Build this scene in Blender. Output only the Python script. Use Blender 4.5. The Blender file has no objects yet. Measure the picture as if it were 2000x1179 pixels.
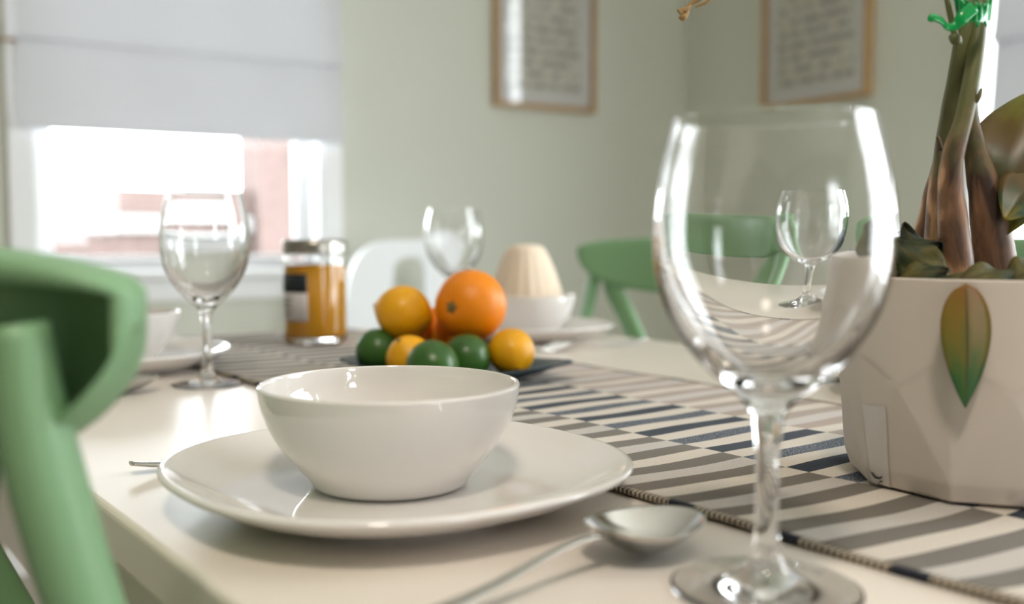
import bpy, bmesh, math, random
from mathutils import Vector, Matrix, noise
random.seed(7)
PI = math.pi
scn = bpy.context.scene
COL = scn.collection

# ------------------------------------------------------------------ camera
FPX = 1953.0                      # focal length in pixels of the 2000 px wide frame
PITCH = math.radians(3.66)
YAW = math.radians(37.2)
TZ = 0.75                         # table top height
CAM = Vector((0, 0, TZ + 0.14))
cd = bpy.data.cameras.new('camera'); cam = bpy.data.objects.new('camera', cd); COL.objects.link(cam)
cam.location = CAM
cam.rotation_euler = (PI/2 - PITCH, 0, -YAW)
cd.sensor_width = 36; cd.lens = FPX/2000*36
cd.clip_start = 0.01; cd.clip_end = 200
cd.dof.use_dof = True; cd.dof.focus_distance = 0.62; cd.dof.aperture_fstop = 4.0
scn.camera = cam
CROT = cam.rotation_euler.to_matrix()

def at(px, py, z):
    """point of the plane z (absolute height) seen at that pixel"""
    d = CROT @ Vector(((px-1000)/FPX, -(py-589.5)/FPX, -1))
    k = (z - CAM.z)/d.z
    return CAM + d*k
def at_depth(px, py, f):
    d = CROT @ Vector(((px-1000)/FPX, -(py-589.5)/FPX, -1))
    h = math.hypot(d.x, d.y)
    fw = d.x*math.sin(YAW) + d.y*math.cos(YAW)
    return CAM + d*(f/fw)

# ------------------------------------------------------------------ world, exposure
SKY = 7.0
w = bpy.data.worlds.new('sky'); scn.world = w; w.use_nodes = True
bgn = w.node_tree.nodes['Background']
bgn.inputs[0].default_value = (0.93, 0.97, 1.0, 1); bgn.inputs[1].default_value = SKY
scn.view_settings.view_transform = 'Standard'; scn.view_settings.look = 'None'
scn.view_settings.gamma = 1.0; scn.view_settings.use_curve_mapping = False
scn.view_settings.exposure = 0.95
cy = scn.cycles
cy.use_denoising = True
cy.max_bounces = 16; cy.diffuse_bounces = 6; cy.glossy_bounces = 6; cy.transmission_bounces = 14; cy.transparent_max_bounces = 12
cy.caustics_refractive = True; cy.caustics_reflective = False; cy.blur_glossy = 0.6
cy.sample_clamp_indirect = 6.0

# room frame: V runs along the window wall, U points at it
RA = math.radians(-6.5)
E1 = Vector((math.cos(RA), math.sin(RA), 0)); E2 = Vector((-math.sin(RA), math.cos(RA), 0))
UW, VR, U0, V0, H = 2.9, 2.47, -3.4, -2.6, 2.6
def R(v, u, z): return E1*v + E2*u + Vector((0, 0, z))
WINS = {  # wall, start, end, bottom, top of the clear opening
 1: ('u', UW, 0.268, 1.054, 0.80, 2.12),
 2: ('v', VR, 0.80, 1.705, 0.80, 2.12),
 3: ('u0', U0, 0.9, 1.6, 0.80, 2.12),
 4: ('v', VR, -1.15, 0.45, 0.25, 2.25)}
WT = 0.17
def portal(n):
    kind, c, a, b, z0, z1 = WINS[n]
    ld = bpy.data.lights.new('daylight_portal', 'AREA'); ld.shape = 'RECTANGLE'
    ld.size = b-a; ld.size_y = z1-z0
    ld.cycles.is_portal = True
    o = bpy.data.objects.new('daylight_portal', ld); COL.objects.link(o)
    m = (a+b)/2; zc = (z0+z1)/2
    if kind == 'u': p = R(m, c+WT+.02, zc); d = -E2
    elif kind == 'u0': p = R(m, c-WT-.02, zc); d = E2
    elif kind == 'v': p = R(c+WT+.02, m, zc); d = -E1
    else: p = R(c-WT-.02, m, zc); d = E1
    o.location = p; o.rotation_euler = d.to_track_quat('-Z', 'Y').to_euler()
for n in WINS: portal(n)

# ------------------------------------------------------------------ materials
def srgb(r, g, b):
    f = lambda c: (c/255/12.92) if c/255 <= .04045 else ((c/255+.055)/1.055)**2.4
    return (f(r), f(g), f(b), 1)
def mat(name, col, rough=.5, metal=0, bump=0, bscale=200, var=0, vscale=8, spec=.5, trans=0, ior=1.45, coat=0, sheen=0, sss=0):
    m = bpy.data.materials.new(name); m.use_nodes = True
    nt = m.node_tree; N = nt.nodes; L = nt.links
    p = N['Principled BSDF']
    p.inputs['Base Color'].default_value = col
    p.inputs['Roughness'].default_value = rough
    p.inputs['Metallic'].default_value = metal
    p.inputs['Specular IOR Level'].default_value = spec
    p.inputs['Transmission Weight'].default_value = trans
    p.inputs['IOR'].default_value = ior
    p.inputs['Coat Weight'].default_value = coat
    p.inputs['Sheen Weight'].default_value = sheen
    if sss:
        p.inputs['Subsurface Weight'].default_value = sss; p.inputs['Subsurface Radius'].default_value = (.02, .008, .003); p.inputs['Subsurface Scale'].default_value = .3
    tc = N.new('ShaderNodeTexCoord')
    if bump:
        n = N.new('ShaderNodeTexNoise'); n.inputs['Scale'].default_value = bscale; n.inputs['Detail'].default_value = 3
        L.new(tc.outputs['Object'], n.inputs['Vector'])
        b = N.new('ShaderNodeBump'); b.inputs['Strength'].default_value = bump; b.inputs['Distance'].default_value = .001
        L.new(n.outputs['Fac'], b.inputs['Height']); L.new(b.outputs[0], p.inputs['Normal'])
    if var:
        n = N.new('ShaderNodeTexNoise'); n.inputs['Scale'].default_value = vscale; n.inputs['Detail'].default_value = 4
        L.new(tc.outputs['Object'], n.inputs['Vector'])
        r = N.new('ShaderNodeValToRGB'); e = r.color_ramp.elements
        e[0].position = .3; e[1].position = .7
        e[0].color = tuple(c*(1-var) for c in col[:3])+(1,); e[1].color = tuple(min(1, c*(1+var)) for c in col[:3])+(1,)
        L.new(n.outputs['Fac'], r.inputs[0]); L.new(r.outputs[0], p.inputs['Base Color'])
    return m
def glass_mat(name, col=(.985, .99, .985, 1), ior=1.5):
    m = bpy.data.materials.new(name); m.use_nodes = True
    nt = m.node_tree; nt.nodes.clear()
    g = nt.nodes.new('ShaderNodeBsdfGlass'); g.inputs['Color'].default_value = col; g.inputs['IOR'].default_value = ior; g.inputs['Roughness'].default_value = 0
    o = nt.nodes.new('ShaderNodeOutputMaterial'); nt.links.new(g.outputs[0], o.inputs[0])
    return m
def pane_mat(name):
    m = bpy.data.materials.new(name); m.use_nodes = True
    nt = m.node_tree; nt.nodes.clear()
    t = nt.nodes.new('ShaderNodeBsdfTransparent'); t.inputs[0].default_value = (.96, .97, .97, 1)
    g = nt.nodes.new('ShaderNodeBsdfGlossy'); g.inputs['Roughness'].default_value = .02
    f = nt.nodes.new('ShaderNodeFresnel'); ge = nt.nodes.new('ShaderNodeNewGeometry')
    mr = nt.nodes.new('ShaderNodeMapRange'); mr.inputs[3].default_value = 1.5; mr.inputs[4].default_value = 1/1.5
    nt.links.new(ge.outputs['Backfacing'], mr.inputs[0]); nt.links.new(mr.outputs[0], f.inputs[0])
    x = nt.nodes.new('ShaderNodeMixShader'); o = nt.nodes.new('ShaderNodeOutputMaterial')
    nt.links.new(f.outputs[0], x.inputs[0]); nt.links.new(t.outputs[0], x.inputs[1]); nt.links.new(g.outputs[0], x.inputs[2]); nt.links.new(x.outputs[0], o.inputs[0])
    return m
def cloth_translucent(name, col, tr):
    m = bpy.data.materials.new(name); m.use_nodes = True
    nt = m.node_tree; nt.nodes.clear(); N = nt.nodes; L = nt.links
    d = N.new('ShaderNodeBsdfDiffuse'); d.inputs[0].default_value = col
    t = N.new('ShaderNodeBsdfTranslucent'); t.inputs[0].default_value = col
    x = N.new('ShaderNodeMixShader'); x.inputs[0].default_value = tr
    o = N.new('ShaderNodeOutputMaterial')
    tc = N.new('ShaderNodeTexCoord'); n = N.new('ShaderNodeTexNoise'); n.inputs['Scale'].default_value = 400
    b = N.new('ShaderNodeBump'); b.inputs['Strength'].default_value = .2; b.inputs['Distance'].default_value = .001
    L.new(tc.outputs['Object'], n.inputs['Vector']); L.new(n.outputs['Fac'], b.inputs['Height']); L.new(b.outputs[0], d.inputs['Normal'])
    L.new(d.outputs[0], x.inputs[1]); L.new(t.outputs[0], x.inputs[2]); L.new(x.outputs[0], o.inputs[0])
    return m

M = {}
M['wall'] = mat('sage_wall_paint', srgb(211, 213, 201), .85, bump=.15, bscale=300)
M['wall_dim'] = mat('taupe_fill_cut_paint', srgb(150, 145, 132), .85, bump=.15, bscale=300)  # unseen walls made darker to cut the light bounced from behind the camera
M['ceiling'] = mat('ceiling_paint', srgb(238, 236, 228), .9, bump=.1)
M['floor'] = mat('pale_oak_floor', srgb(165, 155, 142), .45, var=.15, vscale=3)
M['trim'] = mat('white_trim_paint', srgb(240, 241, 242), .35, bump=.03)
M['pane'] = pane_mat('window_glass')
M['blind'] = cloth_translucent('blind_fabric', srgb(226, 227, 231), .15)
M['table'] = mat('cream_lacquered_table', srgb(228, 219, 209), .3, bump=.04, bscale=120)
M['china'] = mat('white_glazed_china', srgb(224, 220, 217), .03, coat=.5, ior=1.6)
M['glass'] = glass_mat('clear_glass', (1, 1, 1, 1))
M['steel'] = mat('polished_steel', srgb(205, 202, 196), .13, metal=1, bump=.02, bscale=60)
M['green'] = mat('mint_green_plastic', srgb(126, 165, 124), .42, bump=.05, bscale=500)
M['whitechair'] = mat('white_plastic', srgb(240, 243, 246), .45)
M['pot'] = mat('white_ceramic_pot', srgb(207, 197, 188), .55, bump=.04, bscale=300)
M['sticker'] = mat('pale_sticker', srgb(208, 203, 201), .4)
M['ink'] = mat('black_ink', srgb(45, 45, 48), .6)
M['dish'] = mat('dark_teal_glaze', srgb(26, 50, 64), .32)
M['orange'] = mat('orange_peel', srgb(238, 138, 4), .38, bump=.35, bscale=420, var=.06, vscale=40, sss=.08)
M['lemon'] = mat('lemon_peel', srgb(234, 168, 14), .36, bump=.3, bscale=380, var=.08, vscale=40, sss=.08)
M['lime'] = mat('lime_peel', srgb(56, 96, 38), .3, bump=.25, bscale=380, var=.15, vscale=50)
M['scar'] = mat('stem_scar', srgb(120, 105, 60), .7)
M['darkscar'] = mat('dark_stem_scar', srgb(70, 50, 20), .8)
M['juice'] = mat('orange_preserve', srgb(252, 176, 14), .35, var=.05, vscale=30, sss=.2)
M['lid'] = mat('brushed_tin_lid', srgb(175, 170, 162), .3, metal=1)
M['black'] = mat('black_label', srgb(28, 36, 42), .5)
M['paper'] = mat('white_label_paper', srgb(225, 220, 218), .6)
M['napkin'] = mat('beige_linen', srgb(228, 210, 188), .9, bump=.3, bscale=300, sheen=.3)
M['navy'] = mat('navy_cotton', srgb(38, 50, 82), .85, bump=.3, bscale=300, sheen=.4)
M['oak'] = mat('light_oak_frame', srgb(184, 150, 106), .5, var=.12, vscale=20)
M['mat_board'] = mat('white_mat_board', srgb(228, 222, 220), .8)
M['tape'] = mat('green_plastic_tape', srgb(14, 165, 84), .18, bump=.3, bscale=60, trans=.2)
M['soil'] = mat('dark_soil', srgb(52, 42, 30), .95, bump=.8, bscale=90, var=.3, vscale=60)
M['dry'] = mat('dry_brown_twig', srgb(150, 120, 75), .8, bump=.3, bscale=150)

def brick_mat():
    m = mat('pale_brick', srgb(190, 160, 150), .9); nt = m.node_tree
    b = nt.nodes.new('ShaderNodeTexBrick'); b.inputs['Color1'].default_value = srgb(82, 68, 64); b.inputs['Color2'].default_value = srgb(90, 74, 70); b.inputs['Mortar'].default_value = srgb(98, 84, 80)
    b.inputs['Scale'].default_value = 4
    tc = nt.nodes.new('ShaderNodeTexCoord'); mp = nt.nodes.new('ShaderNodeMapping'); mp.inputs['Rotation'].default_value = (PI/2, 0, 0)
    nt.links.new(tc.outputs['Object'], mp.inputs[0]); nt.links.new(mp.outputs[0], b.inputs['Vector'])
    nt.links.new(b.outputs['Color'], nt.nodes['Principled BSDF'].inputs['Base Color']); return m
M['brick'] = brick_mat()
M['band'] = mat('white_render_band', srgb(126, 126, 126), .8)
M['ground'] = mat('street_paving', srgb(170, 168, 164), .9, var=.1)

def print_mat():
    m = mat('printed_verse_paper', srgb(222, 214, 200), .8); nt = m.node_tree; N = nt.nodes; L = nt.links
    uv = N.new('ShaderNodeTexCoord'); sp = N.new('ShaderNodeSeparateXYZ'); L.new(uv.outputs['UV'], sp.inputs[0])
    def mth(op, a, b=None):
        n = N.new('ShaderNodeMath'); n.operation = op
        for i, x in enumerate((a, b)):
            if x is None: continue
            if isinstance(x, (int, float)): n.inputs[i].default_value = x
            else: L.new(x, n.inputs[i])
        return n.outputs[0]
    row = mth('MULTIPLY', sp.outputs[1], 13); fr = mth('FRACT', row); fl = mth('FLOOR', row)
    inrow = mth('MULTIPLY', mth('GREATER_THAN', fr, .28), mth('LESS_THAN', fr, .72))
    cv = N.new('ShaderNodeCombineXYZ'); L.new(mth('MULTIPLY', sp.outputs[0], 9), cv.inputs[0]); L.new(mth('MULTIPLY', fl, 7.31), cv.inputs[1])
    ns = N.new('ShaderNodeTexNoise'); ns.inputs['Scale'].default_value = 1; L.new(cv.outputs[0], ns.inputs['Vector'])
    cv2 = N.new('ShaderNodeCombineXYZ'); L.new(mth('MULTIPLY', sp.outputs[0], 60), cv2.inputs[0]); L.new(mth('MULTIPLY', sp.outputs[1], 60), cv2.inputs[1])
    n2 = N.new('ShaderNodeTexNoise'); n2.inputs['Scale'].default_value = 1; L.new(cv2.outputs[0], n2.inputs['Vector'])
    mask = mth('MULTIPLY', mth('MULTIPLY', inrow, mth('GREATER_THAN', ns.outputs['Fac'], .47)), mth('GREATER_THAN', n2.outputs['Fac'], .45))
    mx = N.new('ShaderNodeMix'); mx.data_type = 'RGBA'; mx.inputs[6].default_value = srgb(222, 214, 200); mx.inputs[7].default_value = srgb(125, 125, 128)
    L.new(mask, mx.inputs[0]); L.new(mx.outputs[2], N['Principled BSDF'].inputs['Base Color']); return m
M['print'] = print_mat()

STRIPE = 0.0165
def runner_mat(hem=False):
    m = mat('runner_hem' if hem else 'striped_runner_weave', (1, 1, 1, 1), .95, sheen=.15, spec=.2); nt = m.node_tree; N = nt.nodes; L = nt.links
    P = N['Principled BSDF']
    uv = N.new('ShaderNodeTexCoord'); sp = N.new('ShaderNodeSeparateXYZ'); L.new(uv.outputs['UV'], sp.inputs[0])
    u, v = sp.outputs[0], sp.outputs[1]
    def mth(op, a, b=None):
        n = N.new('ShaderNodeMath'); n.operation = op
        for i, x in enumerate((a, b)):
            if x is None: continue
            if isinstance(x, (int, float)): n.inputs[i].default_value = x
            else: L.new(x, n.inputs[i])
        return n.outputs[0]
    def mix(f, a, b):
        n = N.new('ShaderNodeMix'); n.data_type = 'RGBA'; L.new(f, n.inputs[0])
        for i, x in ((6, a), (7, b)):
            if isinstance(x, tuple): n.inputs[i].default_value = x
            else: L.new(x, n.inputs[i])
        return n.outputs[2]
    # u,v in metres
    nz = N.new('ShaderNodeTexNoise'); nz.inputs['Scale'].default_value = 900; nz.inputs['Detail'].default_value = 2; L.new(uv.outputs['UV'], nz.inputs['Vector'])
    cream = srgb(226, 216, 203)
    navy = srgb(27, 40, 58)
    if hem:
        st = mth('GREATER_THAN', mth('FRACT', mth('DIVIDE', mth('ADD', v, mth('MULTIPLY', u, .5)), .0034)), .45)
        bl = mth('LESS_THAN', mth('FRACT', mth('DIVIDE', v, STRIPE*4)), .27)
        c = mix(st, srgb(70, 62, 56), srgb(190, 178, 160)); c = mix(bl, c, srgb(36, 40, 52))
        L.new(c, P.inputs['Base Color'])
    else:
        def col(idx_lookup):
            r = N.new('ShaderNodeValToRGB'); r.color_ramp.interpolation = 'CONSTANT'; e = r.color_ramp.elements
            e[0].position = 0; e[0].color = idx_lookup[0]
            e[1].position = .25; e[1].color = idx_lookup[1]
            for k in (2, 3):
                x = e.new(.25*k); x.color = idx_lookup[k]
            return r
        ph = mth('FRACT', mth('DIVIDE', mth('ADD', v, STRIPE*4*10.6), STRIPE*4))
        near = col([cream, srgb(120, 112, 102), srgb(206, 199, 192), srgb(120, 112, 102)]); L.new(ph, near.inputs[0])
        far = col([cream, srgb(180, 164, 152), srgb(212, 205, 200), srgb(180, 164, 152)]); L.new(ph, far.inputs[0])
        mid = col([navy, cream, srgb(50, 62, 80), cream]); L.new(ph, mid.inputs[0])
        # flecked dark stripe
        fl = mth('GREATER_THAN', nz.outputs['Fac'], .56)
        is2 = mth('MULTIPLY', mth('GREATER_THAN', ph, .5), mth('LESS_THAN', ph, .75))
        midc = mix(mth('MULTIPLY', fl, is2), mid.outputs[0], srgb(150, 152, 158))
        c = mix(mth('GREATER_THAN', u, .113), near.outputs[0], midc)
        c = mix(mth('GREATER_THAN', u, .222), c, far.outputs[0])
        k = N.new('ShaderNodeMix'); k.data_type = 'RGBA'; k.blend_type = 'MULTIPLY'; k.inputs[0].default_value = .35
        L.new(c, k.inputs[6]); L.new(nz.outputs['Fac'], k.inputs[7])
        L.new(k.outputs[2], P.inputs['Base Color'])
    rib = mth('SINE', mth('MULTIPLY', v, 2*PI/.0017))
    hgt = mth('ADD', mth('MULTIPLY', rib, .5), mth('MULTIPLY', nz.outputs['Fac'], .8))
    b = N.new('ShaderNodeBump'); b.inputs['Strength'].default_value = .6; b.inputs['Distance'].default_value = .0006
    L.new(hgt, b.inputs['Height']); L.new(b.outputs[0], P.inputs['Normal'])
    return m
M['runner'] = runner_mat(); M['hem'] = runner_mat(True)

def bark_mat():
    m = mat('smooth_brown_bark', (1, 1, 1, 1), .5); nt = m.node_tree; N = nt.nodes; L = nt.links
    P = N['Principled BSDF']; tc = N.new('ShaderNodeTexCoord')
    mp = N.new('ShaderNodeMapping'); mp.inputs['Scale'].default_value = (1, 1, .35); L.new(tc.outputs['Object'], mp.inputs[0])
    n1 = N.new('ShaderNodeTexNoise'); n1.inputs['Scale'].default_value = 62; n1.inputs['Detail'].default_value = 4; n1.inputs['Distortion'].default_value = .6; L.new(mp.outputs[0], n1.inputs['Vector'])
    r = N.new('ShaderNodeValToRGB'); e = r.color_ramp.elements
    e[0].position = .38; e[0].color = srgb(56, 40, 32); e[1].position = .64; e[1].color = srgb(200, 156, 118)
    x = e.new(.48); x.color = srgb(112, 82, 62); x = e.new(.56); x.color = srgb(134, 98, 74)
    L.new(n1.outputs['Fac'], r.inputs[0])
    # olive green young wood takes over up the stem
    sp = N.new('ShaderNodeSeparateXYZ'); L.new(tc.outputs['Object'], sp.inputs[0])
    n2 = N.new('ShaderNodeTexNoise'); n2.inputs['Scale'].default_value = 40; L.new(tc.outputs['Object'], n2.inputs['Vector'])
    a = N.new('ShaderNodeMath'); a.operation = 'MULTIPLY_ADD'; L.new(n2.outputs['Fac'], a.inputs[0]); a.inputs[1].default_value = .1; L.new(sp.outputs[2], a.inputs[2])
    mr = N.new('ShaderNodeMapRange'); mr.inputs[1].default_value = .128; mr.inputs[2].default_value = .18; L.new(a.outputs[0], mr.inputs[0])
    g = N.new('ShaderNodeMix'); g.data_type = 'RGBA'; L.new(mr.outputs[0], g.inputs[0]); L.new(r.outputs[0], g.inputs[6]); g.inputs[7].default_value = srgb(98, 100, 62)
    L.new(g.outputs[2], P.inputs['Base Color'])
    b = N.new('ShaderNodeBump'); b.inputs['Strength'].default_value = .4; b.inputs['Distance'].default_value = .0015; L.new(n1.outputs['Fac'], b.inputs['Height']); L.new(b.outputs[0], P.inputs['Normal'])
    return m
M['bark'] = bark_mat()
def leaf_mat(name, cols, axis=1, scale=7):
    # colours run along the leaf (UV v) with blotches
    m = mat(name, cols[0], .38, spec=.5); nt = m.node_tree; N = nt.nodes; L = nt.links
    P = N['Principled BSDF']; tc = N.new('ShaderNodeTexCoord'); sp = N.new('ShaderNodeSeparateXYZ'); L.new(tc.outputs['UV'], sp.inputs[0])
    n = N.new('ShaderNodeTexNoise'); n.inputs['Scale'].default_value = scale; n.inputs['Detail'].default_value = 3; L.new(tc.outputs['UV'], n.inputs['Vector'])
    a = N.new('ShaderNodeMath'); a.operation = 'MULTIPLY_ADD'; L.new(n.outputs['Fac'], a.inputs[0]); a.inputs[1].default_value = .7; L.new(sp.outputs[1], a.inputs[2])
    s = N.new('ShaderNodeMath'); s.operation = 'SUBTRACT'; L.new(a.outputs[0], s.inputs[0]); s.inputs[1].default_value = .35
    r = N.new('ShaderNodeValToRGB'); e = r.color_ramp.elements; k = len(cols)
    e[0].position = 0; e[0].color = cols[0]; e[1].position = 1; e[1].color = cols[-1]
    for i in range(1, k-1):
        x = e.new(i/(k-1)); x.color = cols[i]
    L.new(s.outputs[0], r.inputs[0])
    # midrib and side veins
    d = N.new('ShaderNodeMath'); d.operation = 'SUBTRACT'; L.new(sp.outputs[0], d.inputs[0]); d.inputs[1].default_value = .5
    ab = N.new('ShaderNodeMath'); ab.operation = 'ABSOLUTE'; L.new(d.outputs[0], ab.inputs[0])
    lt = N.new('ShaderNodeMath'); lt.operation = 'LESS_THAN'; L.new(ab.outputs[0], lt.inputs[0]); lt.inputs[1].default_value = .025
    mx = N.new('ShaderNodeMix'); mx.data_type = 'RGBA'; L.new(lt.outputs[0], mx.inputs[0]); L.new(r.outputs[0], mx.inputs[6]); mx.inputs[7].default_value = srgb(70, 62, 25)
    L.new(mx.outputs[2], P.inputs['Base Color'])
    P.inputs['Transmission Weight'].default_value = 0
    return m
M['leaf_hang'] = leaf_mat('turning_leaf', [srgb(126, 88, 34), srgb(120, 98, 34), srgb(104, 98, 36), srgb(50, 92, 40), srgb(36, 84, 40)], scale=4)
M['leaf_big'] = leaf_mat('browning_leaf', [srgb(110, 112, 30), srgb(96, 78, 32), srgb(84, 66, 34), srgb(48, 70, 38), srgb(130, 118, 30)], scale=3)
M['leaf_dark'] = leaf_mat('withered_leaf', [srgb(60, 52, 28), srgb(92, 84, 34), srgb(46, 56, 26), srgb(34, 34, 20)], scale=5)

M['leaf_dark'].node_tree.nodes['Principled BSDF'].inputs['Roughness'].default_value = .65
# ------------------------------------------------------------------ mesh helpers
def link(name, me, m, parent=None):
    o = bpy.data.objects.new(name, me); COL.objects.link(o)
    if m: me.materials.append(m)
    if parent: o.parent = parent
    return o
def obj(name, bm, m, parent=None, smooth=True, recalc=True):
    if recalc: bmesh.ops.recalc_face_normals(bm, faces=bm.faces)
    me = bpy.data.meshes.new(name); bm.to_mesh(me); bm.free()
    if smooth: me.polygons.foreach_set('use_smooth', [True]*len(me.polygons))
    return link(name, me, m, parent)
def empty(name, loc, rz=0):
    o = bpy.data.objects.new(name, None); COL.objects.link(o); o.location = loc; o.rotation_euler = (0, 0, rz); o.empty_display_size = .05
    return o
def tag(o, label, cat, group=None):
    o['label'] = label; o['category'] = cat
    if group: o['group'] = group
    return o
def struct(o): o['kind'] = 'structure'; return o
def copy_tree(o, parent=None):
    c = o.copy(); COL.objects.link(c)
    if parent: c.parent = parent
    for ch in list(o.children): copy_tree(ch, c)
    return c
def box(bm, x0, x1, y0, y1, z0, z1):
    vs = [bm.verts.new((x, y, z)) for z in (z0, z1) for y in (y0, y1) for x in (x0, x1)]
    for f in ((0, 1, 3, 2), (4, 6, 7, 5), (0, 4, 5, 1), (2, 3, 7, 6), (0, 2, 6, 4), (1, 5, 7, 3)):
        bm.faces.new([vs[i] for i in f])
def bevel(bm, w, n=2):
    bmesh.ops.bevel(bm, geom=list(bm.edges), offset=w, segments=n, affect='EDGES', profile=.5)
def spline(pts, n=6):
    out = []
    P = [Vector(p) for p in pts]
    for i in range(len(P)-1):
        p0 = P[max(i-1, 0)]; p1 = P[i]; p2 = P[i+1]; p3 = P[min(i+2, len(P)-1)]
        for k in range(n):
            t = k/n
            out.append(.5*((2*p1)+(p2-p0)*t+(2*p0-5*p1+4*p2-p3)*t*t+(3*p1-p0-3*p2+p3)*t**3))
    out.append(P[-1]); return out
def lathe(prof, seg=96, rad=None, closed_ends=True):
    """profile of (r,z); rad(theta) scales r"""
    bm = bmesh.new(); rings = []
    for r, z in prof:
        if r < 1e-6: rings.append([bm.verts.new((0, 0, z))]); continue
        rings.append([bm.verts.new((r*(rad(2*PI*i/seg, r) if rad else 1)*math.cos(2*PI*i/seg), r*(rad(2*PI*i/seg, r) if rad else 1)*math.sin(2*PI*i/seg), z)) for i in range(seg)])
    for a, b in zip(rings, rings[1:]):
        for i in range(seg):
            j = (i+1) % seg
            if len(a) == 1 and len(b) == 1: continue
            if len(a) == 1: bm.faces.new((a[0], b[j], b[i]))
            elif len(b) == 1: bm.faces.new((a[i], a[j], b[0]))
            else: bm.faces.new((a[i], a[j], b[j], b[i]))
    return bm
def tube(path, radii, seg=16, bm=None, squash=1.0, side=None, caps=True):
    """round or flattened bar through points"""
    own = bm or bmesh.new(); rings = []
    n = len(path)
    ref = side or Vector((0.0, 0.3, 1.0))
    for i, p in enumerate(path):
        t = (path[min(i+1, n-1)]-path[max(i-1, 0)]).normalized()
        a = ref - t*ref.dot(t)
        if a.length < 1e-4: a = Vector((1, 0, 0)) - t*t.x
        a.normalize(); b = t.cross(a)
        r = radii[i] if hasattr(radii, '__len__') else radii
        rings.append([own.verts.new(p + a*r*math.cos(2*PI*k/seg) + b*r*squash*math.sin(2*PI*k/seg)) for k in range(seg)])
    for x, y in zip(rings, rings[1:]):
        for k in range(seg):
            j = (k+1) % seg; own.faces.new((x[k], x[j], y[j], y[k]))
    if caps:
        own.faces.new(rings[0][::-1]); own.faces.new(rings[-1])
    return own
def smooth_tube(pts, radii, n=6, **kw):
    sp = spline([tuple(p)+(r,) for p, r in zip(pts, radii)], n) if False else None
    P = spline(pts, n); rr = []
    for i in range(len(radii)-1):
        for k in range(n): rr.append(radii[i]+(radii[i+1]-radii[i])*(3*(k/n)**2-2*(k/n)**3))
    rr.append(radii[-1])
    return tube(P, rr, **kw)

# ------------------------------------------------------------------ room shell
def wall_with_holes(name, kind, c, a0, a1, holes, m):
    """c: inner face; slab thickness WT outward"""
    bm = bmesh.new()
    def seg(a, b, z0, z1):
        if b-a < 1e-4 or z1-z0 < 1e-4: return
        if kind == 'u': box(bm, a, b, c, c+WT, z0, z1)
        elif kind == 'u0': box(bm, a, b, c-WT, c, z0, z1)
        elif kind == 'v': box(bm, c, c+WT, a, b, z0, z1)
        else: box(bm, c-WT, c, a, b, z0, z1)
    cur = a0
    for (x0, x1, z0, z1) in sorted(holes):
        seg(cur, x0, 0, H); seg(x0, x1, 0, z0); seg(x0, x1, z1, H); cur = x1
    seg(cur, a1, 0, H)
    o = obj(name, bm, m, smooth=False); o.rotation_euler = (0, 0, RA); return struct(o)
hole = lambda n: (WINS[n][2], WINS[n][3], WINS[n][4], WINS[n][5])
wall_with_holes('wall_left', 'u', UW, V0, VR, [hole(1)], M['wall'])
wall_with_holes('wall_right', 'v', VR, U0, UW+WT, [hole(2), hole(4)], M['wall'])
wall_with_holes('wall_back', 'u0', U0, V0, VR, [hole(3)], M['wall_dim'])
wall_with_holes('wall_near', 'v0', V0, U0-WT, UW+WT, [], M['wall_dim'])
bm = bmesh.new(); box(bm, V0-WT, VR+WT, U0-WT, UW+WT, -.1, 0); o = obj('floor', bm, M['floor'], smooth=False); o.rotation_euler = (0, 0, RA); struct(o)
bm = bmesh.new(); box(bm, V0-WT, VR+WT, U0-WT, UW+WT, H, H+.1); o = obj('ceiling', bm, M['ceiling'], smooth=False); o.rotation_euler = (0, 0, RA); struct(o)
bm = bmesh.new(); box(bm, V0, VR-.012, UW-.014, UW, 0, .11); o = obj('baseboard_left', bm, M['trim'], smooth=False); o.rotation_euler = (0, 0, RA); struct(o)
bm = bmesh.new(); box(bm, VR-.014, VR, U0, UW, 0, .11); o = obj('baseboard_right', bm, M['trim'], smooth=False); o.rotation_euler = (0, 0, RA); struct(o)

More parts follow.
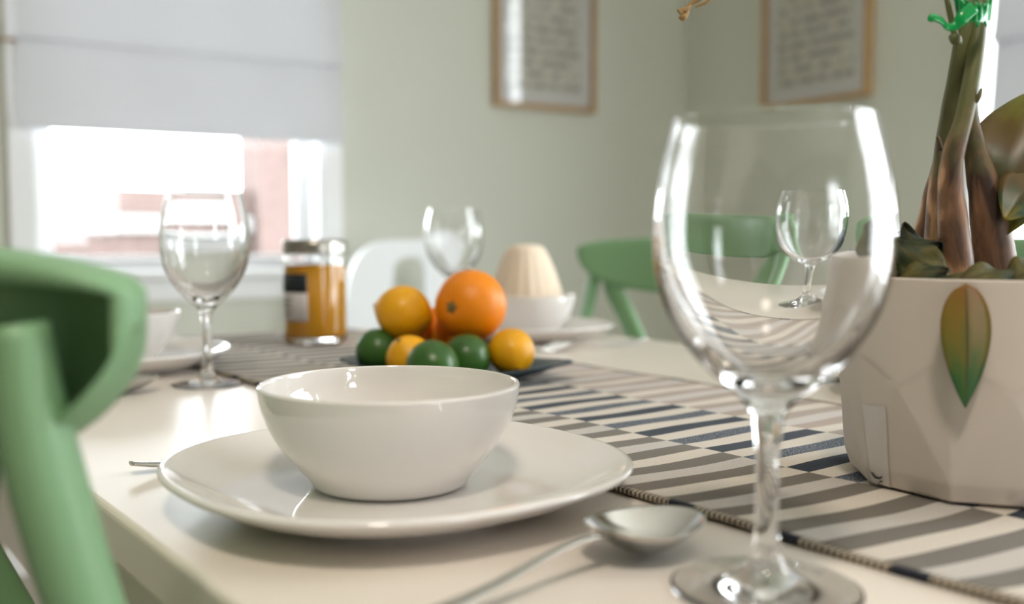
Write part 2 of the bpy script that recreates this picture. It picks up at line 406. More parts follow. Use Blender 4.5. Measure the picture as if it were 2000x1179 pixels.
def window(n):
    kind, c, a, b, z0, z1 = WINS[n]
    root = empty('window_%d' % n, (0, 0, 0), RA); struct(root)
    # local builder: along, depth (positive outward), z
    def bx(bm, a0, a1, d0, d1, zz0, zz1):
        if kind == 'u': box(bm, a0, a1, c+d0, c+d1, zz0, zz1)
        elif kind == 'u0': box(bm, a0, a1, c-d1, c-d0, zz0, zz1)
        elif kind == 'v': box(bm, c+d0, c+d1, a0, a1, zz0, zz1)
        else: box(bm, c-d1, c-d0, a0, a1, zz0, zz1)
    cw = .045 if n == 2 else .06
    bm = bmesh.new()
    bx(bm, a-cw, a, -.018, 0, z0-.02, z1+cw); bx(bm, b, b+cw, -.018, 0, z0-.02, z1+cw); bx(bm, a, b, -.018, 0, z1, z1+cw)
    obj('casing', bm, M['trim'], root, smooth=False)
    bm = bmesh.new()
    bx(bm, a, a+.012, -.005, WT, z0, z1); bx(bm, b-.012, b, -.005, WT, z0, z1); bx(bm, a+.012, b-.012, -.005, WT, z1-.012, z1)
    obj('jamb', bm, M['trim'], root, smooth=False)
    bm = bmesh.new(); bx(bm, a-cw-.01, b+cw+.01, -.05, WT, z0-.022, z0); bevel(bm, .004)
    obj('sill', bm, M['trim'], root, smooth=False)
    bm = bmesh.new(); bx(bm, a-cw, b+cw, -.016, 0, z0-.085, z0-.022)
    obj('apron', bm, M['trim'], root, smooth=False)
    zm = 1.40 if n in (1, 2) else (z0+z1)/2
    for nm, q0, q1, d in (('lower_sash', z0, zm+.018, .115), ('upper_sash', zm-.018, z1-.012, .145)):
        bm = bmesh.new(); e = .040 if n != 2 else .022
        bx(bm, a+.012, a+.012+e, d-.025, d, q0, q1); bx(bm, b-.012-e, b-.012, d-.025, d, q0, q1)
        bx(bm, a+.012+e, b-.012-e, d-.025, d, q0, q0+e); bx(bm, a+.012+e, b-.012-e, d-.025, d, q1-e, q1)
        s = obj(nm, bm, M['trim'], root, smooth=False)
        bm = bmesh.new(); bx(bm, a+.012+e, b-.012-e, d-.014, d-.010, q0+e, q1-e)
        # single thin sheet keeps the transparent pane light
        obj('pane', bm, M['pane'], s, smooth=False)
for n in WINS: window(n)

def blind(n, name_label):
    kind, c, a, b, z0, z1 = WINS[n]
    root = empty('roman_blind', (0, 0, 0), RA)
    tag(root, name_label, 'window blind')
    d0 = -.03; top = z1+.05; hem = 1.17
    folds = [1.17, 1.40, 1.625, 1.85, 2.075]
    a0, a1 = (a-.035, b+.055) if n == 1 else (a-.03, b+.03)
    if n == 2: a0, a1 = a-.04, 1.635
    prof = []
    for i, zf in enumerate(folds):
        zn = folds[i+1] if i+1 < len(folds) else top
        # each panel hangs in a slack belly and tucks behind the next one
        prof += [(d0-.016, zf), (d0-.020, zf+.012), (d0-.014, zf+.04), (d0-.008, zf+.11), (d0-.004, zn-.03), (d0-.002, zn-.002)]
    bm = bmesh.new(); K = 24; rows = []
    P2 = [Vector((x, z)) for x, z in prof]
    for p in P2:
        r = []
        for k in range(K+1):
            al = a0+(a1-a0)*k/K; dd = p.x - .002*math.sin(k*.7+p.y*9)
            co = {'u': (al, c+dd, p.y), 'v': (c+dd, al, p.y)}[kind]
            r.append(bm.verts.new(co))
        rows.append(r)
    for x, y in zip(rows, rows[1:]):
        for k in range(K): bm.faces.new((x[k], x[k+1], y[k+1], y[k]))
    f = obj('fabric', bm, M['blind'], root, smooth=False)
    s = f.modifiers.new('thickness', 'SOLIDIFY'); s.thickness = .0012
    for zf in folds[1:3]:
        ov = .06 if n == 1 else 0
        p = [Vector((a0-ov, c+d0+.006, zf-.006)), Vector((a1, c+d0+.006, zf-.006))] if kind == 'u' else [Vector((c+d0+.006, a0, zf-.006)), Vector((c+d0+.006, a1, zf-.006))]
        obj('rod', tube(p, .004, 8), M['oak'] if n == 1 else M['trim'], root)
    bm = bmesh.new()
    if kind == 'u': box(bm, a0, a1, c-.045, c-.018, top-.02, top+.02)
    else: box(bm, c-.045, c-.018, a0, a1, top-.02, top+.02)
    obj('headrail', bm, M['trim'], root, smooth=False)
blind(1, 'white roman blind half lowered over the window at the left of the room')
blind(2, 'white roman blind at the right edge, behind the potted plant')

# building across the street
bd = empty('brick_building', R(0, 9, -3), RA)
tag(bd, 'pale brick building with white horizontal bands seen through the window', 'building')
def facade(name, v0, v1, z0, z1, u0=0, u1=3, m='brick', par=bd):
    bm = bmesh.new(); box(bm, v0, v1, u0, u1, z0+3, z1+3); return obj(name, bm, M[m], par, smooth=False)
facade('wall', -4, 2.6, -3, 1.315)
facade('tower', 2.62, 8, -3, 4.0, u0=-.2, u1=.45)
facade('band', -4, 2.59, .94, 1.085, -.08, -.001, 'band')
facade('band', -4, 2.59, .49, .72, -.08, -.001, 'band')
facade('window', 2.95, 3.6, 1.50, 1.72, -.26, -.201, 'band')
bm = bmesh.new(); box(bm, -30, 30, -8, 40, -3.3, -3.02); o = obj('street_ground', bm, M['ground'], smooth=False); o.location = R(0, 9, 0); o.rotation_euler = (0, 0, RA); o['kind'] = 'structure'
o.name = 'ground'

# ------------------------------------------------------------------ picture frames
def picture(name_label, kind, c, a, b, zb, zt):
    root = empty('picture_frame', (0, 0, 0), RA); tag(root, name_label, 'picture')
    def bx(bm, a0, a1, d0, d1, zz0, zz1):
        if kind == 'u': box(bm, a0, a1, c-d1, c-d0, zz0, zz1)
        else: box(bm, c-d1, c-d0, a0, a1, zz0, zz1)
    e = .014
    bm = bmesh.new(); D = .028
    bx(bm, a, a+e, 0, D, zb, zt); bx(bm, b-e, b, 0, D, zb, zt); bx(bm, a+e, b-e, 0, D, zb, zb+e); bx(bm, a+e, b-e, 0, D, zt-e, zt)
    obj('frame', bm, M['oak'], root, smooth=False)
    bm = bmesh.new(); bx(bm, a+e, b-e, .004, .012, zb+e, zt-e); obj('mat_board', bm, M['mat_board'], root, smooth=False)
    mg = .045
    bm = bmesh.new(); uvl = bm.loops.layers.uv.new('UVMap')
    q = [(a+e+mg, zb+e+mg), (b-e-mg, zb+e+mg), (b-e-mg, zt-e-mg), (a+e+mg, zt-e-mg)]
    vs = [bm.verts.new((x, c-.0135, z) if kind == 'u' else (c-.0135, x, z)) for x, z in q]
    f = bm.faces.new(vs)
    for l, u in zip(f.loops, ((0, 0), (1, 0), (1, 1), (0, 1))): l[uvl].uv = u if kind == 'u' else (1-u[0], u[1])
    obj('print', bm, M['print'], root, smooth=False)
    bm = bmesh.new(); bx(bm, a+e, b-e, .020, .022, zb+e, zt-e); obj('glazing', bm, M['pane'], root, smooth=False)
picture('oak framed print left of the room corner, bright window glare on its glass', 'u', UW, 1.647, 2.047, 1.325, 1.93)
picture('oak framed print right of the room corner, hanging behind the large wine glass', 'v', VR, 2.05, 2.485, 1.315, 1.93)

# ------------------------------------------------------------------ dining table
TX0, TX1, TY0, TY1 = .142, .985, -.62, 1.375
tb = empty('dining_table', ((TX0+TX1)/2, (TY0+TY1)/2, 0)); tag(tb, 'long cream white dining table laid for a meal', 'table')
hx, hy = (TX1-TX0)/2, (TY1-TY0)/2
bm = bmesh.new(); box(bm, -hx, hx, -hy, hy, TZ-.028, TZ); bevel(bm, .0035, 3); obj('table_top', bm, M['table'], tb)
tb.children[0].data.polygons.foreach_set('use_smooth', [False]*len(tb.children[0].data.polygons))
bm = bmesh.new(); i = .026
box(bm, -hx+i, -hx+i+.02, -hy+.05, hy-.05, TZ-.13, TZ-.028); box(bm, hx-i-.02, hx-i, -hy+.05, hy-.05, TZ-.13, TZ-.028)
box(bm, -hx+.05, hx-.05, -hy+.02, -hy+.04, TZ-.13, TZ-.028); box(bm, -hx+.05, hx-.05, hy-.04, hy-.02, TZ-.13, TZ-.028)
obj('apron', bm, M['table'], tb, smooth=False)
for sx in (-1, 1):
    for sy in (-1, 1):
        bm = bmesh.new(); cx, cy_ = sx*(hx-.05), sy*(hy-.05)
        box(bm, cx-.035, cx+.035, cy_-.035, cy_+.035, 0, TZ-.028); bevel(bm, .004)
        obj('leg', bm, M['table'], tb, smooth=False)

# ------------------------------------------------------------------ table runner
RX0, RW = .377, .333
def runner_z(u, v):
    e = math.exp(-max(0, u)/.05)
    z = .0008*(1+math.sin(v*23+1.2*math.sin(u*20)))*math.exp(-u/.07) + .0003*(1+math.sin(v*47+u*60))
    return z
def runner_pos(u, v, lift=0):
    bend = .015*max(0, 1-u/.095)**1.6*(.75+.35*math.sin(v*9+.6))
    x = RX0+u + .0015*math.sin(v*14)*math.exp(-u/.1); y = v+bend; z = TZ+.0026+runner_z(u, v)+lift
    if y > TY1+.004:       # drop over the table end
        over = y-(TY1+.004); rr = .012
        if over < rr*PI/2:
            a = over/rr; y = TY1+.004+rr*math.sin(a); z -= rr*(1-math.cos(a))
        else: z -= rr+(over-rr*PI/2); y = TY1+.004+rr
    return Vector((x, y, z))
ro = empty('table_runner', (RX0+RW/2, .4, TZ)); tag(ro, 'striped cotton runner in navy, taupe and cream along the middle of the table', 'table runner')
def cloth(u0, u1, nu, v0, v1, nv, th, m, name, bulge=0):
    bm = bmesh.new(); uvl = bm.loops.layers.uv.new('UVMap'); T = []; B = []
    for j in range(nv+1):
        v = v0+(v1-v0)*j/nv; t = []; b = []
        for i in range(nu+1):
            u = u0+(u1-u0)*i/nu; p = runner_pos(u, v, bulge*math.sin(PI*i/nu)) - ro.location
            t.append((bm.verts.new(p), u, v)); b.append((bm.verts.new(p-Vector((0, 0, th))), u, v))
        T.append(t); B.append(b)
    def face(*q):
        f = bm.faces.new([x[0] for x in q])
        for l, x in zip(f.loops, q): l[uvl].uv = (x[1], x[2])
    for j in range(nv):
        for i in range(nu):
            face(T[j][i], T[j][i+1], T[j+1][i+1], T[j+1][i]); face(B[j][i], B[j+1][i], B[j+1][i+1], B[j][i+1])
        face(T[j][0], T[j+1][0], B[j+1][0], B[j][0]); face(T[j][nu], B[j][nu], B[j+1][nu], T[j+1][nu])
    for i in range(nu):
        face(T[0][i], B[0][i], B[0][i+1], T[0][i+1]); face(T[nv][i], T[nv][i+1], B[nv][i+1], B[nv][i])
    return obj(name, bm, m, ro)
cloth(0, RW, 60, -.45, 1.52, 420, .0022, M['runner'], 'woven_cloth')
cloth(-.0035, .0012, 6, -.45, 1.52, 420, .0026, M['hem'], 'hem', .0009)
cloth(RW-.0012, RW+.0035, 6, -.45, 1.52, 300, .0026, M['hem'], 'hem', .0009)

# ------------------------------------------------------------------ crockery
def sq(n, a0=0.0):
    def f(th, r):
        k = min(1, r/.07)
        e = (abs(math.cos(th-a0))**n+abs(math.sin(th-a0))**n)**(-1/n)
        return 1+(e-1)*k
    return f
def plate_mesh():
    S = .1185
    pr = [(0, .0022), (.40*S, .002), (.52*S, .0015), (.545*S, 0), (.575*S, 0), (.60*S, .002), (.72*S, .0055), (.88*S, .0125), (.975*S, .0185), (1.0*S, .0205), (1.002*S, .0222), (.985*S, .0234), (.965*S, .0228), (.90*S, .0185), (.82*S, .0135), (.72*S, .0092), (.58*S, .0068), (.40*S, .0062), (.2*S, .006), (0, .006)]
    pr = [(max(0, p.x), p.y) for p in spline([Vector(p) for p in pr], 4)]
    pr[0] = (0, pr[0][1]); pr[-1] = (0, pr[-1][1])
    return lathe(pr, 160, sq(2.35))
def bowl_mesh():
    pr = [(0, .003), (.034, .003), (.0375, .0005), (.0400, 0), (.0425, .0012), (.0455, .0055), (.0520, .0130), (.0595, .0225), (.0655, .0335), (.0692, .0440), (.0706, .0530), (.0705, .0546), (.0693, .0553), (.0681, .0544), (.0668, .0440), (.0628, .0330), (.0565, .0225), (.0470, .0130), (.032, .0075), (.015, .0062), (0, .006)]
    pr = [(max(0, p.x), p.y) for p in spline([Vector(p) for p in pr], 4)]
    pr[0] = (0, pr[0][1]); pr[-1] = (0, pr[-1][1])
    return lathe(pr, 128)
PLATES = [(at_depth(1000-1953*.061/.54, 700, .54), 'square rounded white plate in the foreground under the empty bowl'),
          (None, 'white plate by the left wine glass, partly hidden by the green chair'),
          (None, 'white plate across the table under the bowl with the napkin'),
          (None, 'white plate mostly hidden behind the plant pot')]
G = lambda X, F, z=0: Vector((X*math.cos(YAW)+F*math.sin(YAW), -X*math.sin(YAW)+F*math.cos(YAW), TZ+z))
ppos = [G(-.061, .529), Vector((.30, 1.10, TZ)), Vector((.85, 1.09, TZ)), Vector((.86, .45, TZ))]
p0 = tag(obj('dinner_plate', plate_mesh(), M['china']), PLATES[0][1], 'plate', 'white dinner plates')
p0.location = ppos[0]
for k in (1, 2, 3):
    c = copy_tree(p0); c.location = ppos[k]; c['label'] = PLATES[k][1]
b0 = tag(obj('cereal_bowl', bowl_mesh(), M['china']), 'empty white china bowl in the foreground, centred on the rounded square plate', 'bowl', 'white bowls on plates')
b0.location = G(-.0665, .541, .0066)
for k, l in ((1, 'white bowl at the left, half hidden behind the green chair back'), (2, 'white bowl across the table holding a folded beige napkin')):
    c = copy_tree(b0); c.location = ppos[k]+Vector((0, 0, .0066)); c['label'] = l

# napkin
def nap():
    pr = spline([Vector(p) for p in [(0, 0), (.036, .0), (.046, .006), (.052, .02), (.050, .045), (.042, .075), (.032, .100), (.024, .113), (.012, .1175), (0, .118)]], 5)
    return lathe([(max(0, p.x), p.y) for p in pr[:-1]]+[(0, .118)], 144, lambda th, r: 1+.014*math.cos(18*th)*min(1, r/.02)+.05*math.cos(3*th+1))
o = tag(obj('folded_napkin', nap(), M['napkin']), 'beige pleated linen napkin standing in the bowl across the table', 'napkin')
o.location = ppos[2]+Vector((.0, 0, .0137))

# ------------------------------------------------------------------ wine glasses
def wine_glass(label):
    root = empty('wine_glass', (0, 0, 0)); tag(root, label, 'wine glass', 'clear stemmed wine glasses')
    foot = [(0, .0), (.020, .0004), (.0345, .0), (.0372, .0003), (.0376, .0010), (.0368, .0017), (.030, .0024), (.020, .0038), (.0125, .0066), (.0082, .0100), (.0060, .0150)]
    stem = [(.0060, .0150), (.0050, .0230), (.0046, .0350), (.0046, .0480), (.0050, .0590), (.0060, .0680)]
    bowl = [(.0060, .0680), (.0078, .0725), (.0118, .0770), (.0190, .0830), (.0270, .0905), (.0345, .1000), (.0410, .1120), (.0448, .1260), (.0460, .1390), (.0453, .1530), (.0430, .1680), (.0400, .1800), (.0386, .1856),
            (.0383, .1862), (.0378, .1862), (.0375, .1856), (.0388, .1800), (.0416, .1680), (.0438, .1530), (.0441, .1390), (.0425, .1270), (.0380, .1143), (.0310, .1031), (.0230, .0944), (.0149, .0881), (.0071, .0848), (0, .0839)]
    segs = 96
    for nm, pr in (('foot', foot), ('stem', stem), ('bowl', bowl)):
        s = [(max(0, p.x), p.y) for p in spline([Vector(p) for p in pr], 5)]
        if nm == 'foot': s[0] = (0, s[0][1])
        if nm == 'bowl': s[-1] = (0, s[-1][1])
        bm = lathe(s, segs)
        obj(nm, bm, M['glass'], root, recalc=False)
    # make normals point out of the glass
    for ch in root.children:
        me = ch.data; f = me.polygons[len(me.polygons)//8 if ch.name.startswith('bowl') else len(me.polygons)//2]
    return root
g0 = wine_glass('large wine glass in the right foreground, nearest the camera')
g0.location = at(1495, 1150, TZ)
gl = [(at(406, 751, TZ), 'wine glass at the left in front of the window, above the spoon'),
      (Vector((.885, 1.318, TZ)), 'wine glass farthest back, its bowl rising behind the orange'),
      (at(1596, 740, TZ), 'wine glass seen through the large foreground wine glass')]
for p, l in gl:
    c = copy_tree(g0); c.location = p; c['label'] = l
    if l.startswith('wine glass at'): c.scale = (.9, .9, .98)
    if l.startswith('wine glass seen'): c.scale = (.93, .93, .98)

# ------------------------------------------------------------------ cutlery
def spoon(label, group='steel spoons'):
    root = empty('spoon', (0, 0, 0)); tag(root, label, 'spoon', group)
    L_, W_ = .064, .0235
    bm = bmesh.new(); top = []; bot = []; nu, nv = 28, 18
    def z_top(a, r): # bowl depth
        return .0125 - .0095*(1-r**2.4)
    for ring in range(nu+1):
        r = ring/nu; row = []; rb = []
        for k in range(48):
            th = 2*PI*k/48
            x = L_/2*math.cos(th); y = W_*math.sin(th)*(1-.16*math.cos(th))
            zz = .0150-.0128*(1-r**2.0) + .003*max(0, -math.cos(th)*r)**2
            row.append((x*r, y*r, zz)); rb.append((x*r*1.0, y*r*1.0, zz-.0012*(1.15-r)))
        top.append(row); bot.append(rb)
    def surf(rows, flip):
        vs = [[bm.verts.new(p) for p in row] for row in rows[1:]]; c = bm.verts.new(rows[0][0])
        for k in range(48):
            j = (k+1) % 48; bm.faces.new((c, vs[0][k], vs[0][j]))
            for a, b in zip(vs, vs[1:]): bm.faces.new((a[k], b[k], b[j], a[j]))
        return vs
    t = surf(top, 0); b = surf(bot, 1)
    for k in range(48):
        j = (k+1) % 48; bm.faces.new((t[-1][k], b[-1][k], b[-1][j], t[-1][j]))
    obj('bowl', bm, M['steel'], root)
    pts = [Vector((-.031, 0, .0142)), Vector((-.040, 0, .0160)), Vector((-.060, 0, .0140)), Vector((-.090, 0, .0085)), Vector((-.120, 0, .005)), Vector((-.145, 0, .0042)), Vector((-.158, 0, .0045))]
    bm = smooth_tube(pts, [.0034, .0027, .0026, .0034, .0052, .0068, .0045], n=6, squash=.3, side=Vector((0, 1, 0)), seg=20)
    obj('handle', bm, M['steel'], root)
    return root
s0 = spoon('steel spoon in the foreground, between the plate and the large wine glass')
q = at(1266, 1048, TZ+.008); s0.location = Vector((q.x, q.y, TZ+.0002))
s0.rotation_euler = (0, 0, math.radians(6))
c = copy_tree(s0); c.location = Vector((.262, .925, TZ-.0005)); c.rotation_euler = (0, 0, math.radians(-4)); c['label'] = 'steel spoon at the left, beside the foot of the left wine glass'

def fork(label):
    root = empty('fork', (0, 0, 0)); tag(root, label, 'fork', 'steel forks')
    pts = [Vector((0, 0, .0075)), Vector((.02, 0, .0045)), Vector((.045, 0, .0032)), Vector((.09, 0, .0060)), Vector((.12, 0, .0105)), Vector((.134, 0, .0112))]
    obj('handle', smooth_tube(pts, [.0045, .0062, .0052, .0034, .0026, .0045], n=6, squash=.28, side=Vector((0, 1, 0)), seg=20), M['steel'], root)
    bm = bmesh.new(); xs = [.132, .142, .152]; ws = [.0045, .0105, .0115]
    r = []
    for x, w in zip(xs, ws):
        r.append([bm.verts.new((x, sy*w, z)) for sy, z in ((-1, .0100), (1, .0100), (1, .0115), (-1, .0115))])
    for a, b in zip(r, r[1:]):
        for k in range(4): bm.faces.new((a[k], a[(k+1) % 4], b[(k+1) % 4], b[k]))
    bm.faces.new(r[0]); bm.faces.new(r[-1][::-1])
    obj('neck', bm, M['steel'], root)
    for k in range(4):
        y = (-1.5+k)*.0066
        obj('tine', smooth_tube([Vector((.150, y, .0108)), Vector((.168, y, .0062)), Vector((.182, y, .0035)), Vector((.196, y, .0062))], [.0017, .0016, .0014, .0007], n=4, seg=8), M['steel'], root)
    return root
fk = fork('steel fork left of the foreground plate, only its handle end showing')
e = at(256, 903, TZ+.0075); fk.location = (e.x, e.y, TZ-.0005)
c = copy_tree(fk); c.location = (.953, .955, TZ-.0005); c.rotation_euler = (0, 0, PI+.03); c['label'] = 'steel fork across the table, right of the plate with the napkin bowl'

# ------------------------------------------------------------------ fruit dish
def dish():
    bm = bmesh.new(); seg = 96
    def ring(h, z, n, lift=0, out=0):
        vs = []
        for i in range(seg):
            th = 2*PI*i/seg; e = (abs(math.cos(th))**n+abs(math.sin(th))**n)**(-1/n)
            cn = abs(math.sin(2*th))**3
            vs.append(bm.verts.new(((h*e+out*cn)*math.cos(th), (h*e+out*cn)*math.sin(th), z+lift*cn)))
        return vs
    rs = [ring(.002, .0, 3), ring(.050, .0, 3), ring(.059, .0008, 3.5), ring(.072, .006, 4.5), ring(.082, .0105, 6, .0015, .0), ring(.0885, .0125, 8, .003, .003), ring(.088, .0140, 8, .003, .0025), ring(.080, .0120, 6, .0015), ring(.070, .0078, 4.5), ring(.058, .0030, 3.5), ring(.03, .0024, 3), ring(.002, .0024, 3)]
    for a, b in zip(rs, rs[1:]):
        for i in range(seg): bm.faces.new((a[i], a[(i+1) % seg], b[(i+1) % seg], b[i]))
    bm.faces.new(rs[0][::-1]); bm.faces.new(rs[-1])
    return bm
d = tag(obj('fruit_dish', dish(), M['dish']), 'dark teal square dish heaped with citrus fruit on the runner', 'dish')
DZ = TZ+.0045
d.location = tuple(G(-.0565, .975, .0045))[:2]+(DZ,)
def fruit(kind, r, label, X, F, z, axis, elong=1.0, scar='scar'):
    bm = bmesh.new(); bmesh.ops.create_uvsphere(bm, u_segments=48, v_segments=32, radius=1)
    for v in bm.verts:
        c = v.co.z
        k = 1+.012*noise.noise(v.co*2.2+Vector((X*50, F*30, 0)))
        q = v.co.copy()
        if kind == 'orange':
            q.z *= .97; dent = .05*math.exp(-((1-abs(c))/.02)); q.z -= math.copysign(dent, c)
        else:
            q.z *= elong; tip = (.08 if kind == 'lemon' else .05)*math.exp(-((1-abs(c))/.035)); q.z += math.copysign(tip, c)
            sh = 1-.06*abs(c)**3; q.x *= sh; q.y *= sh
        v.co = q*r*k
    o = obj(kind, bm, M[kind])
    tag(o, label, kind, None)
    o.location = G(X*.985, F-(.035 if z < .045 else .02), z-(.003 if z < .045 else .002))
    # axis: direction (in camera right, forward, up) of the stem end
    A = Vector((axis[0]*math.cos(YAW)+axis[1]*math.sin(YAW), -axis[0]*math.sin(YAW)+axis[1]*math.cos(YAW), axis[2])).normalized()
    o.rotation_euler = A.to_track_quat('Z', 'Y').to_euler()
    zt = r*(.97-.05) if kind == 'orange' else r*(elong+(.08 if kind == 'lemon' else .05))*.985
    n = 5
    bm = lathe([(0, .0016), (.0009, .0015), (.0016, .0005), (.0026, .0009), (.0034, 0), (.0030, -.0012), (0, -.0012)], 20, lambda th, rr: 1+.25*math.cos(n*th)) if kind != 'lemon' else lathe([(0, .0012), (.0014, .001), (.0022, 0), (.002, -.003), (0, -.003)], 16)
    c = obj('stem_scar', bm, M[scar], o); c.location = (0, 0, zt); c.scale = (1.7,)*3 if kind == 'orange' else (1.1,)*3
    return o
FZ = .0045
fruit('orange', .0362, 'largest orange, on top at the right of the citrus pile', -.0418, 1.015, .0745+FZ*0, (-.6, -1, .02))
fruit('orange', .0320, 'orange mostly hidden at the back of the citrus pile', -.0740, 1.082, .0412, (0, .2, 1))
fruit('lemon', .0270, 'golden lemon on top at the left of the citrus pile', -.1105, 1.02, .0675, (-1, .1, .25), 1.06)
fruit('lemon', .0225, 'lemon at the front left, partly covered by the front lime', -.0985, .980, .028, (-.4, -.6, .9), 1.05)
fruit('lemon', .0225, 'lemon at the right end of the citrus pile, dark tip towards the dish', -.0005, .995, .0335, (.25, -.8, -.65), 1.06, 'darkscar')
fruit('lime', .0220, 'lime at the left end of the citrus pile', -.136, 1.028, .0310, (-.5, .5, .5), 1.04)
fruit('lime', .0240, 'lime at the very front of the citrus pile, behind the bowl rim', -.0735, .940, .0265, (-.7, .8, .3), 1.05)
fruit('lime', .0225, 'lime under the large orange, between front lime and right lemon', -.0435, .982, .0295, (.2, 1, .5), 1.03)

# ------------------------------------------------------------------ jar
jp = at(617, 669, TZ+.003)
jar = empty('preserve_jar', (jp.x, jp.y, TZ+.0045)); tag(jar, 'glass jar of orange preserve with a tin lid on the runner', 'jar')
JH, JR = .128, .0405
pr = [(0, .001), (.034, .0), (.0385, .0015), (JR, .006), (JR, .014), (JR-.0008, .02), (JR-.0008, JH-.016), (JR-.002, JH-.012), (JR-.0035, JH-.008), (JR-.0035, JH), (JR-.0055, JH), (JR-.0055, JH-.010), (JR-.0028, JH-.018), (JR-.0028, .012), (JR-.006, .0075), (0, .0065)]
obj('jar_body', lathe(pr, 96), M['glass'], jar, recalc=False)
obj('preserve', lathe([(0, .0072), (JR-.0065, .0072), (JR-.0020, .0125), (JR-.0020, JH-.029), (JR-.005, JH-.0275), (0, JH-.027)], 64), M['juice'], jar)
pr = [(0, JH+.004), (JR-.006, JH+.004), (JR-.002, JH+.0055), (JR+.0005, JH+.003), (JR+.0008, JH-.002), (JR+.0006, JH-.010), (JR+.0012, JH-.0125), (JR-.0004, JH-.0125), (JR-.0008, JH-.003), (0, JH+.002)]
obj('lid', lathe(pr, 120), M['lid'], jar)
def patch(a0, a1, z0, z1, r, name, m, par):
    bm = bmesh.new(); n = 18
    A = [bm.verts.new((r*math.cos(a0+(a1-a0)*k/n), r*math.sin(a0+(a1-a0)*k/n), z0)) for k in range(n+1)]
    B = [bm.verts.new((r*math.cos(a0+(a1-a0)*k/n), r*math.sin(a0+(a1-a0)*k/n), z1)) for k in range(n+1)]
    for k in range(n): bm.faces.new((A[k], A[k+1], B[k+1], B[k]))
    o = obj(name, bm, m, par); s = o.modifiers.new('thickness', 'SOLIDIFY'); s.thickness = .0003; s.offset = 1
    return o
# the label faces the left of the view
base_a = math.atan2(-jp.y, -jp.x)      # towards the camera
left_a = base_a - PI/2
lab = patch(left_a-.4, left_a+1.32, .030, .090, JR-.0003, 'label', M['paper'], jar)
lb = patch(left_a-.4, left_a+1.32, .066, .090, JR+.0002, 'label_band', M['black'], lab)
for zz, a0_, a1_ in ((.058, .2, .8), (.052, .3, .75), (.046, .2, .8), (.038, .35, .7)):
    patch(left_a+a0_, left_a+a1_, zz, zz+.0016, JR+.0002, 'print', M['ink'], lab)

# ------------------------------------------------------------------ plant pot and plant
PC = G(.268, .562, .0050)
pot = empty('plant_pot', PC); tag(pot, 'white faceted ceramic pot at the right edge of the table runner', 'plant pot')
def pot_mesh():
    """round at the rim, cut into large triangular facets towards the foot"""
    bm = bmesh.new(); H_ = .1145; N_ = 9; S_ = 6; T_ = N_*S_
    def rg(cnt, r, z, off=0): return [bm.verts.new((r*math.cos(2*PI*(k+off)/cnt), r*math.sin(2*PI*(k+off)/cnt), z)) for k in range(cnt)]
    rim = rg(T_, .0812, H_); top2 = rg(T_, .0802, H_*.62)
    mid = rg(N_, .0802, H_*.50, .5); low = rg(N_, .0758, .010, 0); bot = rg(N_, .0722, 0, 0)
    for k in range(T_): bm.faces.new((rim[k], rim[(k+1) % T_], top2[(k+1) % T_], top2[k]))
    for q in range(N_):
        for k in range(q*S_, q*S_+S_): bm.faces.new((top2[k % T_], top2[(k+1) % T_], mid[q]))
        bm.faces.new((top2[((q+1)*S_) % T_], mid[(q+1) % N_], low[(q+1) % N_]))
        bm.faces.new((top2[((q+1)*S_) % T_], low[(q+1) % N_], mid[q]))
        bm.faces.new((mid[q], low[(q+1) % N_], low[q]))
        bm.faces.new((low[q], low[(q+1) % N_], bot[(q+1) % N_], bot[q]))
    bm.faces.new(bot[::-1])
    ri = rg(T_, .0785, H_); rd = rg(T_, .074, H_*.3)
    for k in range(T_):
        bm.faces.new((rim[k], ri[k], ri[(k+1) % T_], rim[(k+1) % T_])); bm.faces.new((ri[k], rd[k], rd[(k+1) % T_], ri[(k+1) % T_]))
    bm.faces.new(rd)
    return bm
po = obj('pot_shell', pot_mesh(), M['pot'], pot, smooth=False)
po.rotation_euler = (0, 0, math.radians(196))
bv = po.modifiers.new('soft edges', 'BEVEL'); bv.width = .0028; bv.segments = 3; bv.limit_method = 'ANGLE'; bv.angle_limit = math.radians(6)
for p in po.data.polygons: p.use_smooth = True
wn = po.modifiers.new('wn', 'WEIGHTED_NORMAL'); wn.keep_sharp = True

pl = empty('potted_money_tree', PC+Vector((0, 0, .09))); tag(pl, 'small tree with four thick brown stems tied by green tape in the white pot', 'potted plant')
PO = pl.location
def stem(name, pts, rad, m='bark', **kw):
    P = [at_depth(x, y, f)-PO for x, y, f in pts]
    return obj(name, smooth_tube(P, rad, n=8, seg=20, **kw), M[m], pl)
px = .602/FPX
def stemw(name, pts, m='bark'):
    P = [at_depth(x, y, f-.038)-PO for x, y, f, wd in pts]
    R_ = [wd*(f-.038)/FPX/2 for x, y, f, wd in pts]
    sp = spline(P, 8); rr = []
    for i in range(len(R_)-1):
        for k in range(8): t = k/8; rr.append(R_[i]+(R_[i+1]-R_[i])*(3*t*t-2*t**3))
    rr.append(R_[-1])
    bm = tube(sp, rr, seg=28)
    for v in bm.verts: v.co += (v.co.normalized())*0.0008*noise.noise(v.co*60+Vector((pts[0][0], 0, 0)))
    o = obj(name, bm, M['bark'], pl); o.data.transform(Matrix.Identity(4)); return o
bark_shift = PO
stemw('stem', [(1868, 585, .592, 68), (1868, 520, .592, 64), (1862, 440, .592, 56), (1856, 360, .592, 46), (1862, 300, .590, 40), (1884, 225, .590, 34), (1900, 140, .592, 32), (1910, 60, .597, 32), (1914, 0, .602, 32), (1912, -60, .604, 32), (1905, -200, .606, 30)])
